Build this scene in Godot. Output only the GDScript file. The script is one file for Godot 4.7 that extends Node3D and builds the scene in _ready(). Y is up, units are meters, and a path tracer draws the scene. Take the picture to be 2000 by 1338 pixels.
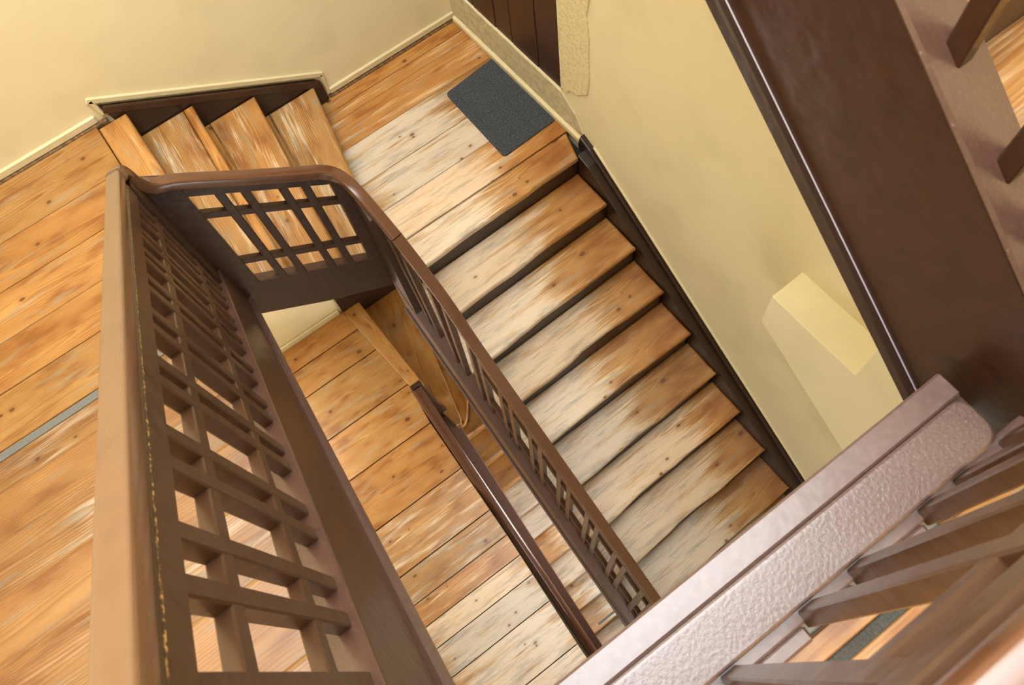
extends Node3D
# An old wooden stairwell seen from above. Metres; x runs along the treads, z down the main flight.
# Heights are written as depth below the eye: y = Y0 - depth.

const Y0 := 5.74
const UPV := Vector3.UP
var rng := RandomNumberGenerator.new()
var M := {}
var wood_fresh := []
var wood_worn := []
var wood_trod := []
var wood_dimmed := []
var used := {}

class B:
	# collects polygons (flat or smooth) for one mesh
	var v := PackedVector3Array()
	var n := PackedVector3Array()
	var t := PackedVector2Array()

	func tri(a: Vector3, b: Vector3, c: Vector3, ua: Vector2, ub: Vector2, uc: Vector2, na: Vector3, nb: Vector3, nc: Vector3, outward: Vector3) -> void:
		if (b - a).cross(c - a).dot(outward) > 0.0:   # front faces run clockwise
			v.append_array(PackedVector3Array([a, c, b])); n.append_array(PackedVector3Array([na, nc, nb])); t.append_array(PackedVector2Array([ua, uc, ub]))
		else:
			v.append_array(PackedVector3Array([a, b, c])); n.append_array(PackedVector3Array([na, nb, nc])); t.append_array(PackedVector2Array([ua, ub, uc]))

	func poly(p: Array, u: Array, outward: Vector3) -> void:
		var nn: Vector3 = (p[1] - p[0]).cross(p[2] - p[0])
		if nn.length_squared() < 1e-18 and p.size() > 3:
			nn = (p[2] - p[0]).cross(p[3] - p[0])
		if nn.length_squared() < 1e-18:
			return
		nn = nn.normalized()
		if nn.dot(outward) < 0.0:
			nn = -nn
		for i in range(1, p.size() - 1):
			tri(p[0], p[i], p[i + 1], u[0], u[i], u[i + 1], nn, nn, nn, nn)

	# box with chamfered edges; X x Y = Z are its axes, h its half sizes; grain along X
	func box(c: Vector3, X: Vector3, Y: Vector3, Z: Vector3, h: Vector3, b := 0.002, uo := Vector2.ZERO) -> void:
		b = minf(b, minf(h.x, minf(h.y, h.z)) * 0.9)
		var ax := [X, Y, Z]
		var pt := func(s: Array, face: int) -> Vector3:
			var o := c
			for k in 3:
				o += ax[k] * (s[k] * (h[k] - (0.0 if k == face else b)))
			return o
		var uvf := func(q: Vector3, face: int) -> Vector2:
			var l := Vector3((q - c).dot(X), (q - c).dot(Y), (q - c).dot(Z))
			var w := Vector2(l.x, l.z) if face == 1 else (Vector2(l.x, l.y) if face == 2 else Vector2(l.z, l.y))
			return Vector2(w.x / 1.8, w.y / 0.54) + uo
		for f in 3:
			var a := (f + 1) % 3
			var d := (f + 2) % 3
			for s in [-1.0, 1.0]:
				var ps := []
				for q in [[-1.0, -1.0], [1.0, -1.0], [1.0, 1.0], [-1.0, 1.0]]:
					var sg := [0.0, 0.0, 0.0]
					sg[f] = s; sg[a] = q[0]; sg[d] = q[1]
					ps.append(pt.call(sg, f))
				poly(ps, ps.map(func(q): return uvf.call(q, f)), ax[f] * s)
		for f in 3:   # chamfers along axis f, between faces a and d
			var a := (f + 1) % 3
			var d := (f + 2) % 3
			for sa in [-1.0, 1.0]:
				for sd in [-1.0, 1.0]:
					var s1 := [0.0, 0.0, 0.0]
					s1[f] = -1.0; s1[a] = sa; s1[d] = sd
					var s2 := s1.duplicate()
					s2[f] = 1.0
					var ps := [pt.call(s1, a), pt.call(s2, a), pt.call(s2, d), pt.call(s1, d)]
					var uf: int = 1 if f != 1 else 0
					poly(ps, ps.map(func(q): return uvf.call(q, uf)), ax[a] * sa + ax[d] * sd)
		for sx in [-1.0, 1.0]:
			for sy in [-1.0, 1.0]:
				for sz in [-1.0, 1.0]:
					var sg := [sx, sy, sz]
					var ps := [pt.call(sg, 0), pt.call(sg, 1), pt.call(sg, 2)]
					poly(ps, ps.map(func(q): return uvf.call(q, 1)), X * sx + Y * sy + Z * sz)

	# a square bar between two points; side is the direction across it
	func bar(p0: Vector3, p1: Vector3, side: Vector3, w: float, h: float, b := 0.002, uo := Vector2.ZERO) -> void:
		var X := (p1 - p0).normalized()
		var Z := (side - X * side.dot(X)).normalized()
		var Y := Z.cross(X)
		box((p0 + p1) / 2.0, X, Y, Z, Vector3((p1 - p0).length() / 2.0, h / 2.0, w / 2.0), b, uo)

	# outline in the plane (ex, ey), thickness th along ez from O; edges rounded by b on the +ez side (and the other when both)
	func prism(p: PackedVector2Array, O: Vector3, ex: Vector3, ey: Vector3, ez: Vector3, th: float, b := 0.003, grain := Vector2(1, 0), uo := Vector2.ZERO, segs := 1, both := false) -> void:
		if Geometry2D.is_polygon_clockwise(p):
			p = p.duplicate()
			p.reverse()
		var k := p.size()
		var inset := func(by: float) -> PackedVector2Array:
			var o := PackedVector2Array()
			for i in k:
				var e0 := (p[i] - p[(i + k - 1) % k]).normalized()
				var e1 := (p[(i + 1) % k] - p[i]).normalized()
				var n0 := Vector2(-e0.y, e0.x)
				var n1 := Vector2(-e1.y, e1.x)
				var m := n0 + n1
				m = m / maxf(m.length_squared(), 0.4) * 2.0
				o.append(p[i] + m * by)
			return o
		var g := grain.normalized()
		var gx := Vector2(-g.y, g.x)
		var put := func(q: Vector2, hgt: float) -> Vector3:
			return O + ex * q.x + ey * q.y + ez * hgt
		var uvf := func(q: Vector2, hgt: float) -> Vector2:
			return Vector2(q.dot(g) / 1.8, (q.dot(gx) + hgt) / 0.54) + uo
		var rings := []   # [outline, height]
		if both:
			for i in range(segs, -1, -1):
				var a := PI / 2.0 * i / segs
				rings.append([inset.call(b * (1.0 - cos(a))), b * (1.0 - sin(a))])
		else:
			rings.append([p, 0.0])
		for i in segs + 1:
			var a := PI / 2.0 * i / segs
			rings.append([inset.call(b * (1.0 - cos(a))), th - b + b * sin(a)])
		for r in rings.size() - 1:
			var A: PackedVector2Array = rings[r][0]
			var C: PackedVector2Array = rings[r + 1][0]
			for i in k:
				var j := (i + 1) % k
				var e := (p[j] - p[i]).normalized()
				var outw := ex * e.y - ey * e.x
				var tilt := 0.0
				if rings[r + 1][1] > th - b + 1e-6: tilt = 0.6
				elif both and rings[r][1] < b - 1e-6: tilt = -0.6
				poly([put.call(A[i], rings[r][1]), put.call(A[j], rings[r][1]), put.call(C[j], rings[r + 1][1]), put.call(C[i], rings[r + 1][1])],
					[uvf.call(A[i], rings[r][1]), uvf.call(A[j], rings[r][1]), uvf.call(C[j], rings[r + 1][1]), uvf.call(C[i], rings[r + 1][1])], outw + ez * tilt)
		var top: PackedVector2Array = rings[-1][0]
		var bot: PackedVector2Array = rings[0][0]
		for cap in [[top, rings[-1][1], ez], [bot, rings[0][1], -ez]]:
			var idx := Geometry2D.triangulate_polygon(cap[0])
			for i in range(0, idx.size(), 3):
				var ps := []
				var us := []
				for m in 3:
					ps.append(put.call(cap[0][idx[i + m]], cap[1]))
					us.append(uvf.call(cap[0][idx[i + m]], cap[1]))
				poly(ps, us, cap[2])

	# closed profile (side, up) swept along a path, smooth
	func sweep(prof: PackedVector2Array, path: Array, caps := true) -> void:
		var rows := []
		var norms := []
		var k := prof.size()
		var along := 0.0
		var lens := []
		for i in path.size():
			var a: Vector3 = path[maxi(i - 1, 0)]
			var c: Vector3 = path[mini(i + 1, path.size() - 1)]
			var T := (c - a).normalized()
			var S := T.cross(Vector3.UP).normalized()
			var U := S.cross(T)
			if i > 0: along += (path[i] - path[i - 1]).length()
			lens.append(along)
			var row := []
			var nr := []
			for j in k:
				row.append(path[i] + S * prof[j].x + U * prof[j].y)
				var e: Vector2 = prof[(j + 1) % k] - prof[(j + k - 1) % k]
				var m := Vector2(e.y, -e.x).normalized()
				nr.append((S * m.x + U * m.y).normalized())
			rows.append(row); norms.append(nr)
		for i in path.size() - 1:
			for j in k:
				var j2 := (j + 1) % k
				var q := [rows[i][j], rows[i][j2], rows[i + 1][j2], rows[i + 1][j]]
				var w := [norms[i][j], norms[i][j2], norms[i + 1][j2], norms[i + 1][j]]
				var u := [Vector2(lens[i], j * 0.02), Vector2(lens[i], (j + 1) * 0.02), Vector2(lens[i + 1], (j + 1) * 0.02), Vector2(lens[i + 1], j * 0.02)]
				var out: Vector3 = w[0] + w[1] + w[2] + w[3]
				tri(q[0], q[1], q[2], u[0], u[1], u[2], w[0], w[1], w[2], out)
				tri(q[0], q[2], q[3], u[0], u[2], u[3], w[0], w[2], w[3], out)
		if caps:
			for e in [0, path.size() - 1]:
				var d: Vector3 = (path[1] - path[0]) if e == 0 else (path[-2] - path[-1])
				poly(rows[e], rows[e].map(func(q): return Vector2.ZERO), -d)

func P(u: float, d: float, v: float) -> Vector3:
	return Vector3(u, Y0 - d, v)

# ---------- naming ----------
func numbered(called: String) -> String:
	var k: int = used.get(called, 0)
	used[called] = k + 1
	return called if k == 0 else "%s_%03d" % [called, k]

func thing(called: String, label: String, category: String, at := Vector3.ZERO, group := "") -> Node3D:
	var o := Node3D.new()
	o.name = numbered(called)
	add_child(o, true)
	o.position = at
	o.set_meta("label", label)
	o.set_meta("category", category)
	if group: o.set_meta("group", group)
	return o

# commits b as one named mesh under parent; the vertices are given in world coordinates
func part(called: String, b: B, m: Material, parent: Node3D = null) -> MeshInstance3D:
	var lo := b.v[0]
	var hi := b.v[0]
	for q in b.v:
		lo = lo.min(q); hi = hi.max(q)
	var c := Vector3((lo.x + hi.x) / 2.0, lo.y, (lo.z + hi.z) / 2.0)
	var vv := PackedVector3Array()
	for q in b.v: vv.append(q - c)
	var arr := []
	arr.resize(Mesh.ARRAY_MAX)
	arr[Mesh.ARRAY_VERTEX] = vv
	arr[Mesh.ARRAY_NORMAL] = b.n
	arr[Mesh.ARRAY_TEX_UV] = b.t
	var st := SurfaceTool.new()
	st.create_from_arrays(arr)
	st.generate_tangents()
	var o := MeshInstance3D.new()
	o.mesh = st.commit()
	o.mesh.surface_set_material(0, m)
	var base := Vector3.ZERO
	if parent:
		o.name = called
		parent.add_child(o, true)
		var q: Node3D = parent
		while q != self:
			base += q.position
			q = q.get_parent()
	else:
		o.name = numbered(called)
		add_child(o, true)
	o.position = c - base
	return o

func tag(o: Node3D, label: String, category: String, kind := "", group := "") -> Node3D:
	o.set_meta("label", label)
	o.set_meta("category", category)
	if kind: o.set_meta("kind", kind)
	if group: o.set_meta("group", group)
	return o

# ---------- materials ----------
func noise(freq: float, sd: int, oct := 3) -> FastNoiseLite:
	var f := FastNoiseLite.new()
	f.noise_type = FastNoiseLite.TYPE_SIMPLEX_SMOOTH
	f.frequency = freq
	f.seed = sd
	f.fractal_octaves = oct
	return f

func ntex(freq: float, sd: int, ramp: Array = [], size := 512, normal := 0.0, oct := 4) -> NoiseTexture2D:
	var x := NoiseTexture2D.new()
	x.width = size; x.height = size
	x.seamless = true
	x.noise = noise(freq, sd, oct)
	if ramp:
		var g := Gradient.new()
		g.offsets = PackedFloat32Array(ramp.map(func(r): return r[0]))
		g.colors = PackedColorArray(ramp.map(func(r): return r[1]))
		x.color_ramp = g
	if normal > 0.0:
		x.as_normal_map = true
		x.bump_strength = normal
	return x

# pine board, 1.8 m along the grain by 0.54 m across
func wood_maps(sd: int, wear: float, trod := false) -> Array:
	var W := 1152
	var H := 384
	var r := RandomNumberGenerator.new()
	r.seed = sd * 77 + 5
	var disp := PackedFloat32Array(); disp.resize(W * H)
	var dark := PackedFloat32Array(); dark.resize(W * H)
	for k in 7:
		var kx := r.randf_range(0.05, 1.75)
		var ky := r.randf_range(0.03, 0.51)
		var rx := r.randf_range(0.006, 0.013) * (1.8 if k < 2 else 1.0)
		var ry := rx * r.randf_range(0.55, 0.8)
		var amp := ry * 1.5
		for j in range(maxi(0, int((ky - ry * 9.0) / 0.54 * H)), mini(H, int((ky + ry * 9.0) / 0.54 * H))):
			for i in range(maxi(0, int((kx - rx * 7.0) / 1.8 * W)), mini(W, int((kx + rx * 7.0) / 1.8 * W))):
				var dx := i * 1.8 / W - kx
				var dy := j * 0.54 / H - ky
				var fall := exp(-dx * dx / (8.0 * rx * rx)) * exp(-absf(dy) / (3.0 * ry))
				disp[j * W + i] -= signf(dy) * amp * fall
				var e := sqrt(dx * dx / (rx * rx) + dy * dy / (ry * ry))
				var dk := 1.0 - smoothstep(0.75, 1.2, e)
				dk = dk * (0.75 + 0.25 * cos(e * 7.0)) + 0.25 * exp(-e * e / 5.0)
				dark[j * W + i] = maxf(dark[j * W + i], dk)
	var n1 := noise(1.0, sd, 2)
	var n2 := noise(1.0, sd + 11, 2)
	var n3 := noise(1.0, sd + 23, 2)
	var n4 := noise(1.0, sd + 37, 3)
	var n5 := noise(1.0, sd + 51, 4)
	var n6 := noise(1.0, sd + 67, 3)
	var early := Color(0.755, 0.56, 0.32)
	var late := Color(0.555, 0.345, 0.145)
	var deep := Color(0.52, 0.30, 0.12)
	var knot := Color(0.33, 0.165, 0.07)
	var pale := Color(0.9, 0.84, 0.77)
	var grey := Color(0.6, 0.565, 0.52)
	var px := PackedByteArray(); px.resize(W * H * 3)
	var hp := PackedByteArray(); hp.resize(W * H)
	var c0 := r.randf_range(0.05, 0.2)
	for j in H:
		var y := j * 0.54 / H
		for i in W:
			var x := i * 1.8 / W
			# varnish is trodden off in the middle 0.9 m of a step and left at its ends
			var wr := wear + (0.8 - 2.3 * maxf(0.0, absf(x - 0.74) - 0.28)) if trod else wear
			var id := j * W + i
			var yy: float = y + disp[id] + n1.get_noise_2d(x * 1.1, y * 5.0) * 0.022
			var dc := yy - c0 - 0.27 * floorf((yy) / 0.27)
			var ring: float = sqrt(dc * dc + 0.0006 + 0.0012 * (1.0 + n2.get_noise_2d(x * 0.9, 3.0 + floorf(yy / 0.27) * 9.0))) * 125.0
			var fr := ring - floorf(ring)
			var s := fr * fr * (1.0 - smoothstep(0.86, 1.0, fr))
			var fib: float = n3.get_noise_2d(x * 9.0, y * 420.0)
			var blot: float = n4.get_noise_2d(x * 2.2, y * 7.0)
			var a := clampf(0.28 + s * 0.62 + fib * 0.22 + blot * 0.35, 0.0, 1.0)
			var col := early.lerp(late, a)
			col = col.lerp(deep, clampf(blot * 1.4 - 0.25 + fib * 0.3, 0.0, 0.55))
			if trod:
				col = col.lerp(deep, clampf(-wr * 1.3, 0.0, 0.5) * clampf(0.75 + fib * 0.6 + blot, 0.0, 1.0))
			var streak: float = n6.get_noise_2d(x * 1.6, y * 70.0)
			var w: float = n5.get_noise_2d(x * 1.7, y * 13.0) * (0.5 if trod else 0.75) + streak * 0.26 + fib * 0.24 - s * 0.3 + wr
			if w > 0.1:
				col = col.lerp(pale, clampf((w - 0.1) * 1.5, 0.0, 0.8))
			var g2: float = n5.get_noise_2d(x * 2.2 + 40.0, y * 16.0) + streak * 0.25 + fib * 0.5 + wr * 0.15
			if g2 > 0.33:
				col = col.lerp(grey, clampf((g2 - 0.33) * 2.2, 0.0, 0.55))
			col = col.lerp(knot, clampf(dark[id], 0.0, 1.0) * 0.75)
			px[id * 3] = int(clampf(col.r, 0, 1) * 255.0)
			px[id * 3 + 1] = int(clampf(col.g, 0, 1) * 255.0)
			px[id * 3 + 2] = int(clampf(col.b, 0, 1) * 255.0)
			hp[id] = int(clampf(0.55 + s * 0.3 - fib * 0.22 - maxf(dark[id], 0.0) * 0.1, 0, 1) * 255.0)
	var im := Image.create_from_data(W, H, false, Image.FORMAT_RGB8, px)
	var hm := Image.create_from_data(W, H, false, Image.FORMAT_L8, hp)
	return [ImageTexture.create_from_image(im), ImageTexture.create_from_image(hm)]

func wood_mat(maps: Array, tint: Color, rough: float, relief := 0.03) -> StandardMaterial3D:
	var m := StandardMaterial3D.new()
	m.albedo_texture = maps[0]
	m.albedo_color = tint
	m.roughness = rough
	m.metallic_specular = 0.55
	m.heightmap_enabled = true
	m.heightmap_texture = maps[1]
	m.heightmap_scale = relief
	return m

func paint(col: Color, rough: float, tex: Texture2D = null, scale := 3.0, bump: Texture2D = null, bscale := 0.05) -> StandardMaterial3D:
	var m := StandardMaterial3D.new()
	m.albedo_color = col
	m.roughness = rough
	if tex or bump:
		m.uv1_triplanar = true
		m.uv1_world_triplanar = true
		m.uv1_scale = Vector3.ONE * scale
	if tex: m.albedo_texture = tex
	if bump:
		m.heightmap_enabled = true
		m.heightmap_texture = bump
		m.heightmap_scale = bscale
	return m

func make_materials() -> void:
	var tints := [Color(1, 1, 1), Color(0.95, 0.93, 0.9), Color(1.0, 0.97, 0.93), Color(0.93, 0.94, 0.95)]
	for k in 3:
		var f := wood_maps(3 + k * 9, -0.26)
		var w := wood_maps(31 + k * 9, 0.12)
		wood_dimmed.append(wood_mat(f, Color(0.85, 0.83, 0.82), 0.36))  # left flight's wood, its tint darkened to offset the bright skylight
		wood_dimmed.append(wood_mat(w, Color(0.8, 0.78, 0.76), 0.36))
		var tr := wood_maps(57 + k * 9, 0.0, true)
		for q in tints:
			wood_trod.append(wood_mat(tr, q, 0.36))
			wood_fresh.append(wood_mat(f, q, 0.27, 0.012))
			wood_worn.append(wood_mat(w, q, 0.36))
	var lumps := ntex(0.012, 5, [], 512, 0.0, 3)
	var fine := ntex(0.05, 6, [], 512, 0.0, 4)
	var brown_mix := ntex(0.008, 7, [[0.0, Color(0.88, 0.87, 0.86)], [0.45, Color(1, 1, 1)], [0.62, Color(1, 1, 1)], [1.0, Color(1.25, 1.2, 1.15)]])
	M.brown = paint(Color(0.29, 0.195, 0.135), 0.3, brown_mix, 2.0, lumps, 0.12)
	M.dark = paint(Color(0.225, 0.13, 0.08), 0.34, brown_mix, 2.0, lumps, 0.12)
	M.rail_reflect = paint(Color(0.415, 0.29, 0.195), 0.2, brown_mix, 1.6, lumps, 0.012)  # rail lightened to tan: the yellow wall's reflection put into its colour
	M.rail_reflect.metallic_specular = 0.65
	M.door = paint(Color(0.22, 0.105, 0.06), 0.4, brown_mix, 2.0, lumps, 0.08)
	M.matt = paint(Color(0.36, 0.225, 0.165), 0.6, brown_mix, 2.0)
	M.deep = paint(Color(0.175, 0.1, 0.06), 0.36, brown_mix, 2.0, lumps, 0.08)
	M.rail = paint(Color(0.37, 0.235, 0.16), 0.2, brown_mix, 1.6, lumps, 0.015)
	M.rail.metallic_specular = 0.6
	M.rail_gloss = paint(Color(0.36, 0.22, 0.16), 0.16, brown_mix, 1.6, lumps, 0.05)
	# old gloss paint with dust lying in its lumps
	var dust := ntex(0.03, 9, [[0.0, Color(0.31, 0.225, 0.2)], [0.5, Color(0.35, 0.255, 0.23)], [0.8, Color(0.38, 0.285, 0.26)], [0.9, Color(0.6, 0.55, 0.5)], [1.0, Color(0.75, 0.7, 0.62)]], 1024, 0.0, 6)
	var crust := ntex(0.018, 12, [], 1024, 0.0, 5)
	M.dusty = paint(Color(1, 1, 1), 0.3, dust, 5.0, crust, 0.06)
	M.dusty_brown = paint(Color(0.95, 0.9, 0.85), 0.36, dust, 4.0, lumps, 0.1)
	M.dusty_dark = paint(Color(0.6, 0.55, 0.5), 0.4, dust, 4.0, lumps, 0.1)
	var dust2 := ntex(0.03, 15, [[0.0, Color(0.33, 0.24, 0.215)], [0.55, Color(0.355, 0.26, 0.235)], [1.0, Color(0.4, 0.31, 0.28)]], 512, 0.0, 5)
	M.dusty_smooth = paint(Color(1, 1, 1), 0.3, dust2, 3.0, lumps, 0.05)
	for m in [M.dusty, M.dusty_smooth, M.dusty_brown]:   # thick old gloss enamel
		m.clearcoat_enabled = true
		m.clearcoat = 0.8
		m.clearcoat_roughness = 0.3
	var wall_mix := ntex(0.006, 21, [[0.0, Color(0.96, 0.96, 0.95)], [0.5, Color(1, 1, 1)], [1.0, Color(1.02, 1.02, 1.01)]], 512, 0.0, 4)
	M.wall = paint(Color(0.905, 0.845, 0.69), 0.55, wall_mix, 0.6, lumps, 0.14)
	M.cream = paint(Color(0.85, 0.785, 0.625), 0.5, wall_mix, 2.0, lumps, 0.15)
	var grit := ntex(0.02, 25, [[0.0, Color(0.77, 0.66, 0.46)], [0.35, Color(0.86, 0.79, 0.61)], [0.7, Color(0.89, 0.825, 0.66)], [1.0, Color(0.92, 0.87, 0.73)]], 512, 0.0, 5)
	M.stone = paint(Color(1, 1, 1), 0.7, grit, 3.2, fine, 0.25)
	var grit2 := ntex(0.02, 27, [[0.0, Color(0.68, 0.61, 0.47)], [0.5, Color(0.77, 0.71, 0.57)], [1.0, Color(0.82, 0.77, 0.64)]], 512, 0.0, 5)
	M.sill = paint(Color(1, 1, 1), 0.7, grit2, 1.6, fine, 0.15)
	M.plaster = paint(Color(0.86, 0.83, 0.76), 0.8, null, 1.0, lumps, 0.2)
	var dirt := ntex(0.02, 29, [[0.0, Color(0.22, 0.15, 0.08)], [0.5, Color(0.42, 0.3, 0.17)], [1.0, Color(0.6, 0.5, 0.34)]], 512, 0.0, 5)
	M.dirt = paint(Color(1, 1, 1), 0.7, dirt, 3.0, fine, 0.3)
	M.gap = paint(Color(0.09, 0.065, 0.04), 0.9)
	M.tar = paint(Color(0.27, 0.27, 0.26), 0.6, null, 6.0, fine, 0.3)
	M.chipped = paint(Color(1, 1, 1), 0.4, ntex(0.03, 61, [[0.0, Color(0.3, 0.2, 0.14)], [0.58, Color(0.3, 0.2, 0.14)], [0.62, Color(0.8, 0.62, 0.36)], [1.0, Color(0.88, 0.74, 0.5)]], 512, 0.0, 4), 5.0)
	M.putty = paint(Color(0.42, 0.41, 0.38), 0.75, null, 1.0, fine, 0.3)
	var felt := ntex(0.035, 41, [[0.0, Color(0.05, 0.065, 0.08)], [0.4, Color(0.13, 0.155, 0.18)], [0.6, Color(0.19, 0.215, 0.24)], [0.8, Color(0.33, 0.35, 0.37)], [1.0, Color(0.46, 0.48, 0.5)]], 512, 0.0, 6)
	M.felt = paint(Color(1, 1, 1), 0.95, felt, 5.0, ntex(0.15, 43, [], 512, 0.0, 3), 0.4)
	M.felt.rim_enabled = true
	M.felt.rim = 0.3
	M.glow = paint(Color(0.9, 0.9, 0.9), 0.4)
	M.glow.emission_enabled = true
	M.glow.emission = Color(1.0, 0.985, 0.96)
	M.glow.emission_energy_multiplier = 1.5
	M.caulk = paint(Color(0.62, 0.58, 0.6), 0.5)
	M.white = paint(Color(0.88, 0.87, 0.83), 0.5)

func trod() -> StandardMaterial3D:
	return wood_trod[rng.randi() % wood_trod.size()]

func wood(worn := false) -> StandardMaterial3D:
	var a: Array = wood_worn if worn else wood_fresh
	return a[rng.randi() % a.size()]

# ---------- boards and treads ----------
# a floor board between two lines across the grain; the ends a0..a1 run along x
func plank(parent: Node3D, a0: float, a1: float, v0: float, v1: float, d: float, th: float, m: Material, along_x := true, called := "plank") -> MeshInstance3D:
	var b := B.new()
	var g := 0.0016
	var lx := absf(a1 - a0)
	var uo := Vector2(rng.randf_range(0.5 * lx / 1.8, maxf(0.5 * lx / 1.8, 1.0 - 0.5 * lx / 1.8)), 0.25 if rng.randf() < 0.5 else 0.75)
	var dd := d + rng.randf_range(0.0, 0.0018)
	if along_x:
		b.box(P((a0 + a1) / 2.0, dd + th / 2.0, (v0 + v1) / 2.0), Vector3.RIGHT, UPV, Vector3.BACK, Vector3(lx / 2.0, th / 2.0, absf(v1 - v0) / 2.0 - g), 0.0025, uo)
	else:
		b.box(P((v0 + v1) / 2.0, dd + th / 2.0, (a0 + a1) / 2.0), Vector3.FORWARD, UPV, Vector3.RIGHT, Vector3(lx / 2.0, th / 2.0, absf(v1 - v0) / 2.0 - g), 0.0025, uo)
	return part(called, b, m, parent)

# a tread seen in plan: back edge p0-p1, nosing q0-q1 (same ends), worn wavy along the nosing
func tread(parent: Node3D, p0: Vector2, p1: Vector2, q0: Vector2, q1: Vector2, d: float, m: Material, wear := 0.004, th := 0.034, called := "tread") -> MeshInstance3D:
	var pts := PackedVector2Array([p0, p1])
	var nz := noise(1.0, rng.randi() % 9999, 2)
	var outw := ((q0 + q1) / 2.0 - (p0 + p1) / 2.0).normalized()
	var steps := 14
	for i in steps + 1:
		var f := float(i) / steps
		var e := sin(PI * f)
		pts.append(q1.lerp(q0, f) - outw * wear * e * (1.0 + 1.6 * nz.get_noise_1d(f * 3.0)))
	var b := B.new()
	var g := (q1 - q0).normalized()
	var L := (q1 - q0).length()
	var c := (p0 + p1 + q0 + q1) / 4.0
	var uo := Vector2(0.5 + rng.randf_range(-1, 1) * maxf(0.0, 0.5 - L / 3.6) * 0.9, 0.25 if rng.randf() < 0.5 else 0.75)
	uo -= Vector2(c.dot(g) / 1.8, (c.dot(Vector2(-g.y, g.x)) + th) / 0.54)
	b.prism(pts, Vector3(0, Y0 - d - th, 0), Vector3.RIGHT, Vector3.BACK, UPV, th, 0.015, g, uo, 3)
	return part(called, b, m, parent)

func riser(parent: Node3D, a: Vector2, b2: Vector2, d_top: float, d_bot: float, m: Material) -> MeshInstance3D:
	var b := B.new()
	b.bar(P(a.x, (d_top + d_bot) / 2.0, a.y), P(b2.x, (d_top + d_bot) / 2.0, b2.y), (b2 - a).orthogonal().x * Vector3.RIGHT + (b2 - a).orthogonal().y * Vector3.BACK, 0.018, d_bot - d_top, 0.001, Vector2(0.5, 0.5))
	return part("riser", b, m, parent)

# a board standing in a vertical plane; outline points are (along, depth)
func upright(b: B, pts: Array, along: Vector3, origin: Vector3, out: Vector3, th: float, bev := 0.003, both := false) -> void:
	var pp := PackedVector2Array()
	for q in pts: pp.append(Vector2(q.x, -q.y))
	b.prism(pp, Vector3(origin.x, Y0, origin.z), along, UPV, out, th, bev, Vector2(1, 0), Vector2.ZERO, 2, both)

func round_profile(w: float, h: float) -> PackedVector2Array:
	var o := PackedVector2Array()
	for i in 18:
		o.append(Vector2(cos(TAU * i / 18.0) * w / 2.0, sin(TAU * i / 18.0) * h / 2.0))
	return o

func rail_profile(w: float, h: float) -> PackedVector2Array:
	var o := PackedVector2Array()
	for i in 20:
		var a := TAU * i / 20.0
		var c := cos(a)
		var s := sin(a)
		o.append(Vector2(signf(c) * pow(absf(c), 0.4) * w / 2.0, signf(s) * pow(absf(s), 0.42) * h / 2.0))
	return o

# lattice between two posts in a vertical plane.
# at(s, depth) gives the point; top(s)/base(s) the handrail top and the string top
func lattice(t: Node3D, at: Callable, top: Callable, base: Callable, s0: float, s1: float, spots: Array, side: Vector3, mid_low := 0.19, m: Material = null, up_at := 0.268, rails := true) -> void:
	m = m if m else M.brown
	for row in [["top_rail", 0.1, 0.055, 0.036], ["lattice_rail", up_at, 0.033, 0.027], ["lattice_rail", -mid_low, 0.033, 0.027]]:
		if row[1] > 0.5 or not rails: continue
		var b := B.new()
		var off: float = row[1]
		var d0: float = top.call(s0) + off if off > 0.0 else base.call(s0) + off
		var d1: float = top.call(s1) + off if off > 0.0 else base.call(s1) + off
		b.bar(at.call(s0, d0), at.call(s1, d1), side, row[3], row[2], 0.003)
		part(row[0], b, m, t)
	for s in spots:
		var b := B.new()
		b.bar(at.call(s, base.call(s) + 0.012), at.call(s, top.call(s) + 0.09), side, 0.030, 0.034, 0.003)
		part("baluster", b, m, t)

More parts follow.
